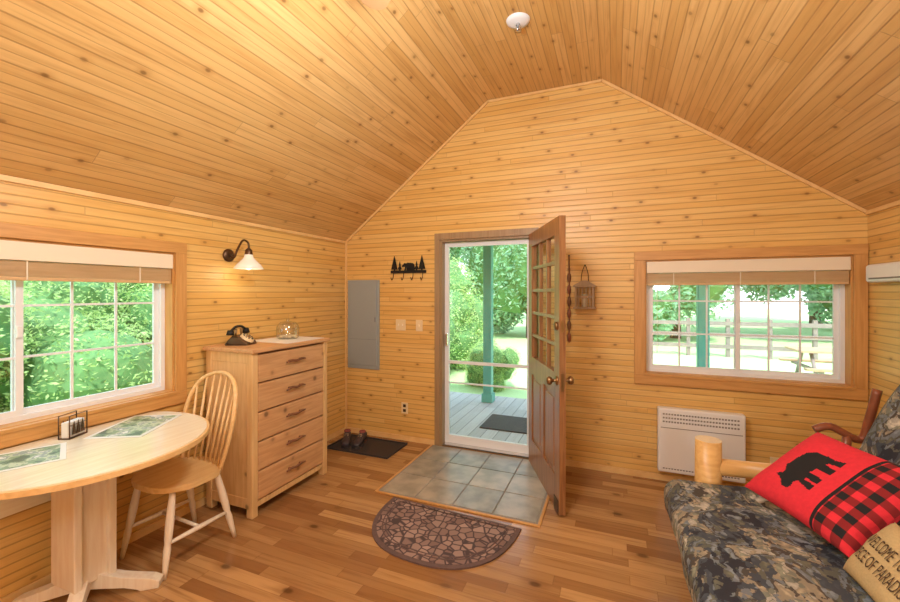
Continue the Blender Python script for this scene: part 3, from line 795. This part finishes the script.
def bearfn(u, v, side):
    if side < 0: return M_red
    if inpoly((u+.12)/1.05, (v-.22)/1.25, bear): return M_blk
    if v < -.42:
        a = (int((u+1)*7) % 2) + (int((v+1)*7) % 2)
        return (M_red, M_darkred, M_blk)[a]
    if -.42 <= v < -.37: return M_blk
    return M_red
pillow('bear_throw_pillow', (3.64, 2.28, .685), (.30, .12, .24), (-.113, .455, .07), .46, .53, .15, bearfn)
pillow('welcome_throw_pillow', (3.63, 1.795, .60), (.03, -1, 0), (.11, 0, .15), .34, .25, .10, lambda u, v, s: M_tan, 40, 'WELCOME TO OUR\nPIECE OF PARADISE')

# ------------------------------------------------------------------ ceiling fixtures
b = B(); c = (2.155, 2.71, 0)
b.lathe([(0, RG-.02), (.05, RG-.019), (.075, RG-.012), (.08, RG-.001)], c, M_white)
b.lathe([(0, RG-.075), (.022, RG-.075), (.024, RG-.07), (.008, RG-.066), (.008, RG-.018)], c, M_chrome, 16)
for s in (-1, 1): b.tube([(c[0]+s*.006, c[1], RG-.02), (c[0]+s*.02, c[1], RG-.05), (c[0]+s*.006, c[1], RG-.07)], .003, M_chrome, 6)
b.finish('fire_sprinkler')
b = B(); fc = (2.1, 1.35, 0)
b.lathe([(0, RG-.001), (.07, RG-.001), (.06, RG-.04), (.015, RG-.05), (.015, 3.08), (.09, 3.07), (.11, 3.03), (.11, 2.98), (.07, 2.95), (.0, 2.95)], fc, M_bronze)
b.lathe([(.06, 2.95), (.10, 2.92), (.11, 2.88), (.08, 2.83), (0, 2.81)], fc, M_shade)  # light bowl added under the fan to carry the fill lamp
for k in range(5):
    R = Matrix.Translation((fc[0], fc[1], 3.0)) @ Matrix.Rotation(math.radians(140+72*k), 4, 'Z')
    poly = [(.2, -.055), (.55, -.075), (.62, -.07), (.655, -.04), (.665, 0), (.655, .04), (.62, .07), (.55, .075), (.2, .055)]
    b.prism(poly, -.004, .004, M_tanplastic, 'xy', 0, R @ Matrix.Rotation(math.radians(10), 4, 'X'))
    b.box((.09, -.02, -.004), (.24, .02, .004), M_bronze, 0, R)
b.finish('ceiling_fan')
b = B(); b.lathe([(0, RG-.001), (.12, RG-.001), (.12, RG-.03), (.17, RG-.04), (.15, RG-.1), (0, RG-.13)], (2.15, -1.2, 0), M_shade); b.finish('fill_fixture_rear')  # unseen fixture added behind the camera to house a fill lamp
b = B(); fl = (3.6, -1.3, 0)
b.lathe([(0, 0), (.14, 0), (.14, .02), (.02, .035), (.012, .06), (.012, 1.4), (0, 1.4)], fl, M_bronze)
b.lathe([(.2, 1.3), (.13, 1.58), (.127, 1.58), (.197, 1.3)], fl, M_fillshade); b.finish('fill_lamp_stand')  # unseen standing lamp, added behind the camera for low fill

# ------------------------------------------------------------------ outside
b = B(); b.box((-1.5, YO+.005, -.14), (6.5, 6.0, -.04), M_deck)
b.box((-1.5, 5.95, -.4), (6.5, 6.0, -.045), M_porch); b.finish('porch_deck')
b = B()
for x in (-1.0, 1.06, 3.74, 6.2):
    b.box((x-.06, 5.6, -.04), (x+.06, 5.72, 2.33), M_teal, .006)
    b.box((x-.08, 5.58, -.04), (x+.08, 5.74, .08), M_teal, .006)
b.finish('porch_posts')
b = B(); b.box((-1.6, 5.57, 2.33), (6.6, 5.77, 2.5), M_porch)
for k in range(14): b.box((-1.5+k*.6, YO+.01, 2.42), (-1.44+k*.6, 6.2, 2.54), M_porch)
b.box((-1.7, YO+.01, 2.54), (6.7, 6.3, 2.6), M_porch); b.finish('porch_roof')
b = B(); b.box((1.3, 4.5, -.04), (2.2, 5.05, -.025), M_rubber, .004); b.finish('outdoor_doormat')
b = B(); b.box((-40, -30, -.6), (50, 60, -.42), M_grass); b.finish('lawn_ground')

def leafmesh(name, n, ell, size, seed, mat, trunk=False):
    rd = random.Random(seed); vs = []; fs = []; fm = []
    cl = [(Vector((rd.uniform(-.6, .6)*ell[0], rd.uniform(-.6, .6)*ell[1], rd.uniform(-.6, .6)*ell[2])), rd.uniform(.35, .6)) for _ in range(14)]
    for i in range(n):
        cc, r = cl[i % 14]
        d = Vector((rd.gauss(0, 1), rd.gauss(0, 1), rd.gauss(0, 1))).normalized()*(rd.uniform(.6, 1.1)**.5)*r
        p = cc+Vector((d.x*ell[0], d.y*ell[1], d.z*ell[2]))
        a = Vector((rd.gauss(0, 1), rd.gauss(0, 1), rd.gauss(0, .6))).normalized(); bb = a.cross(Vector((rd.gauss(0, 1), rd.gauss(0, 1), rd.gauss(0, 1)))).normalized()
        s = size*rd.uniform(.6, 1.3); k = len(vs)
        vs += [p-a*s, p+bb*s*.4, p+a*s, p-bb*s*.4]; fs.append([k, k+1, k+2, k+3]); fm.append(0)
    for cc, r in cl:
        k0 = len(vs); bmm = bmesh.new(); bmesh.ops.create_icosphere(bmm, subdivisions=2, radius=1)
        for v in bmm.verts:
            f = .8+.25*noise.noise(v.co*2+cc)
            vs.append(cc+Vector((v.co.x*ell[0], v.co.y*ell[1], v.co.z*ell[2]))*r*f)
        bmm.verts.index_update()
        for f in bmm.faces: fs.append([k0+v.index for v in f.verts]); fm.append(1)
        bmm.free()
    if trunk:
        k0 = len(vs)
        for z, r in ((-1.05, .07), (.3, .04)):
            for j in range(8): vs.append(Vector((r*math.cos(j*PI/4), r*math.sin(j*PI/4), z)))
        for j in range(8): fs.append([k0+j, k0+(j+1) % 8, k0+8+(j+1) % 8, k0+8+j]); fm.append(2)
    me = bpy.data.meshes.new(name); me.from_pydata([tuple(v) for v in vs], [], fs)
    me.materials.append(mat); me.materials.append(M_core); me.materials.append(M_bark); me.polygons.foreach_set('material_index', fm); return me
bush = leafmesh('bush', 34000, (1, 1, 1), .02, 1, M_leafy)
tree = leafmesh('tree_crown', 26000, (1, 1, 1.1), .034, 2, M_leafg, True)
def put(me, name, loc, sc, rz):
    o = bpy.data.objects.new(name, me); COL.objects.link(o); o.location = loc; o.scale = sc; o.rotation_euler = (0, 0, rz)
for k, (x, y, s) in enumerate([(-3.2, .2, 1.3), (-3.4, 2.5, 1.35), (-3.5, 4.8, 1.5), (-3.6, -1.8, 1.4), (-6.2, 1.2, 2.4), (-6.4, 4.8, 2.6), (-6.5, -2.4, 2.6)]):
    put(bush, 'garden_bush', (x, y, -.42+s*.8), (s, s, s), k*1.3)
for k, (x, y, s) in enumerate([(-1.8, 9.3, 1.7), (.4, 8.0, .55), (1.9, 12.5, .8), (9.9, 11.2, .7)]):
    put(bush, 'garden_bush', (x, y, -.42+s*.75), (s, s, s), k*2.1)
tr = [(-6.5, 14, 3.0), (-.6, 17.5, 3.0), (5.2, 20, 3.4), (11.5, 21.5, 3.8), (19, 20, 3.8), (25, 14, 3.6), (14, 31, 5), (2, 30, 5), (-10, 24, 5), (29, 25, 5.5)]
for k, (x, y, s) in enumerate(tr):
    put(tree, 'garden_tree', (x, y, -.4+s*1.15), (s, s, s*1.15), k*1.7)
b = B(); sx, sy2 = 10.4, 14.0
b.box((sx, sy2, -.45), (sx+2.6, sy2+2.2, 1.9), M_shedw); b.prism([(sx-.3, 1.85), (sx+2.9, 1.85), (sx+1.3, 2.9)], sy2-.2, sy2+2.4, M_roof)
b.box((sx+.3, sy2-.02, .6), (sx+1.0, sy2, 1.4), M_slot); b.box((sx+1.5, sy2-.02, -.4), (sx+2.2, sy2, 1.5), M_teal); b.finish('garden_shed')
# rail fence, picnic table and iris bed on the lawn
b = B()
for k in range(8):
    x = 2.8+k*1.05; b.box((x-.05, 14.6, -.45), (x+.05, 14.7, .75), M_fence)
for z in (-.1, .25, .6): b.box((2.8, 14.57, z-.06), (10.15, 14.6, z+.06), M_fence)
b.finish('rail_fence')
b = B(); tx, ty = 7.1, 10.6
for k in range(5): b.box((tx-.9, ty-.38+k*.155, .33), (tx+.9, ty-.24+k*.155, .37), M_porch)
for s in (-.72, .6): b.box((tx-.9, ty+s-.02, .02), (tx+.9, ty+s+.24-.1, .06), M_porch)
for s in (-.65, .65):
    b.box((tx+s-.03, ty-.7, -.03), (tx+s+.03, ty+.72, .02), M_fence)
    for g in (-1, 1): b.tube([(tx+s, ty+g*.6, -.43), (tx+s, ty+g*.2, .33)], .035, M_fence, 6)
b.finish('picnic_table')
b = B(); rd = random.Random(4)
for k in range(170):
    x, y = rd.uniform(5.1, 6.1), rd.uniform(7.0, 7.7); a = rd.uniform(0, 6.28); h = rd.uniform(.45, .8); ln = rd.uniform(.05, .25)
    d = Vector((math.cos(a), math.sin(a), 0)); n_ = Vector((-math.sin(a), math.cos(a), 0))*.014; p0 = Vector((x, y, -.43))
    p1 = p0+Vector((0, 0, h*.6))+d*ln*.3; p2 = p0+Vector((0, 0, h))+d*ln
    b.raw([p0-n_, p0+n_, p1+n_, p1-n_, p2], [[0, 1, 2, 3], [3, 2, 4]], M_leafg, False)
b.finish('iris_clump')

# ------------------------------------------------------------------ lights
LC = (.94, .97, 1.0)
light('fan_fill_lamp', 'POINT', (2.1, 1.35, 2.55), 84, LC, .2)  # out-of-view lamp added at the fan to brighten the room
light('fill_lamp_rear', 'POINT', (2.15, -1.2, 2.6), 80, LC, .3)  # added fill behind the camera, no known source there
light('fill_lamp_low', 'POINT', (3.6, -1.3, 1.70), 58, LC, .15)  # added low fill for the dresser and futon fronts
s = bpy.data.lights.new('sun', 'SUN'); s.energy = 6.0; s.angle = .03; s.color = (1, .97, .92)
so = bpy.data.objects.new('sun', s); COL.objects.link(so)
so.rotation_euler = Vector((-.25, .5, -.83)).to_track_quat('-Z', 'Y').to_euler()
w = bpy.data.worlds.new('World'); scene.world = w; w.use_nodes = True
nt = w.node_tree; bg = nt.nodes['Background']
tc = N(nt, 'ShaderNodeTexCoord'); sp = N(nt, 'ShaderNodeSeparateXYZ'); nt.links.new(tc.outputs['Generated'], sp.inputs[0])
f = maprange(nt, sp.outputs[2], 0, .6)
nt.links.new(mixc(nt, f, (0.92, 0.97, 1.0), (0.6, 0.8, 1.0)), bg.inputs[0]); bg.inputs[1].default_value = 3.2

# ------------------------------------------------------------------ camera
cam = bpy.data.cameras.new('Camera'); co = bpy.data.objects.new('Camera', cam); COL.objects.link(co)
co.location = (2.76, 0, 1.53); co.rotation_euler = (PI/2, 0, math.radians(22.1))
cam.sensor_width = 36; cam.lens = 406/900*36; cam.shift_y = -8/900; cam.clip_start = .05; cam.clip_end = 300
scene.camera = co
scene.view_settings.view_transform = 'Standard'
scene.view_settings.exposure = 0.0
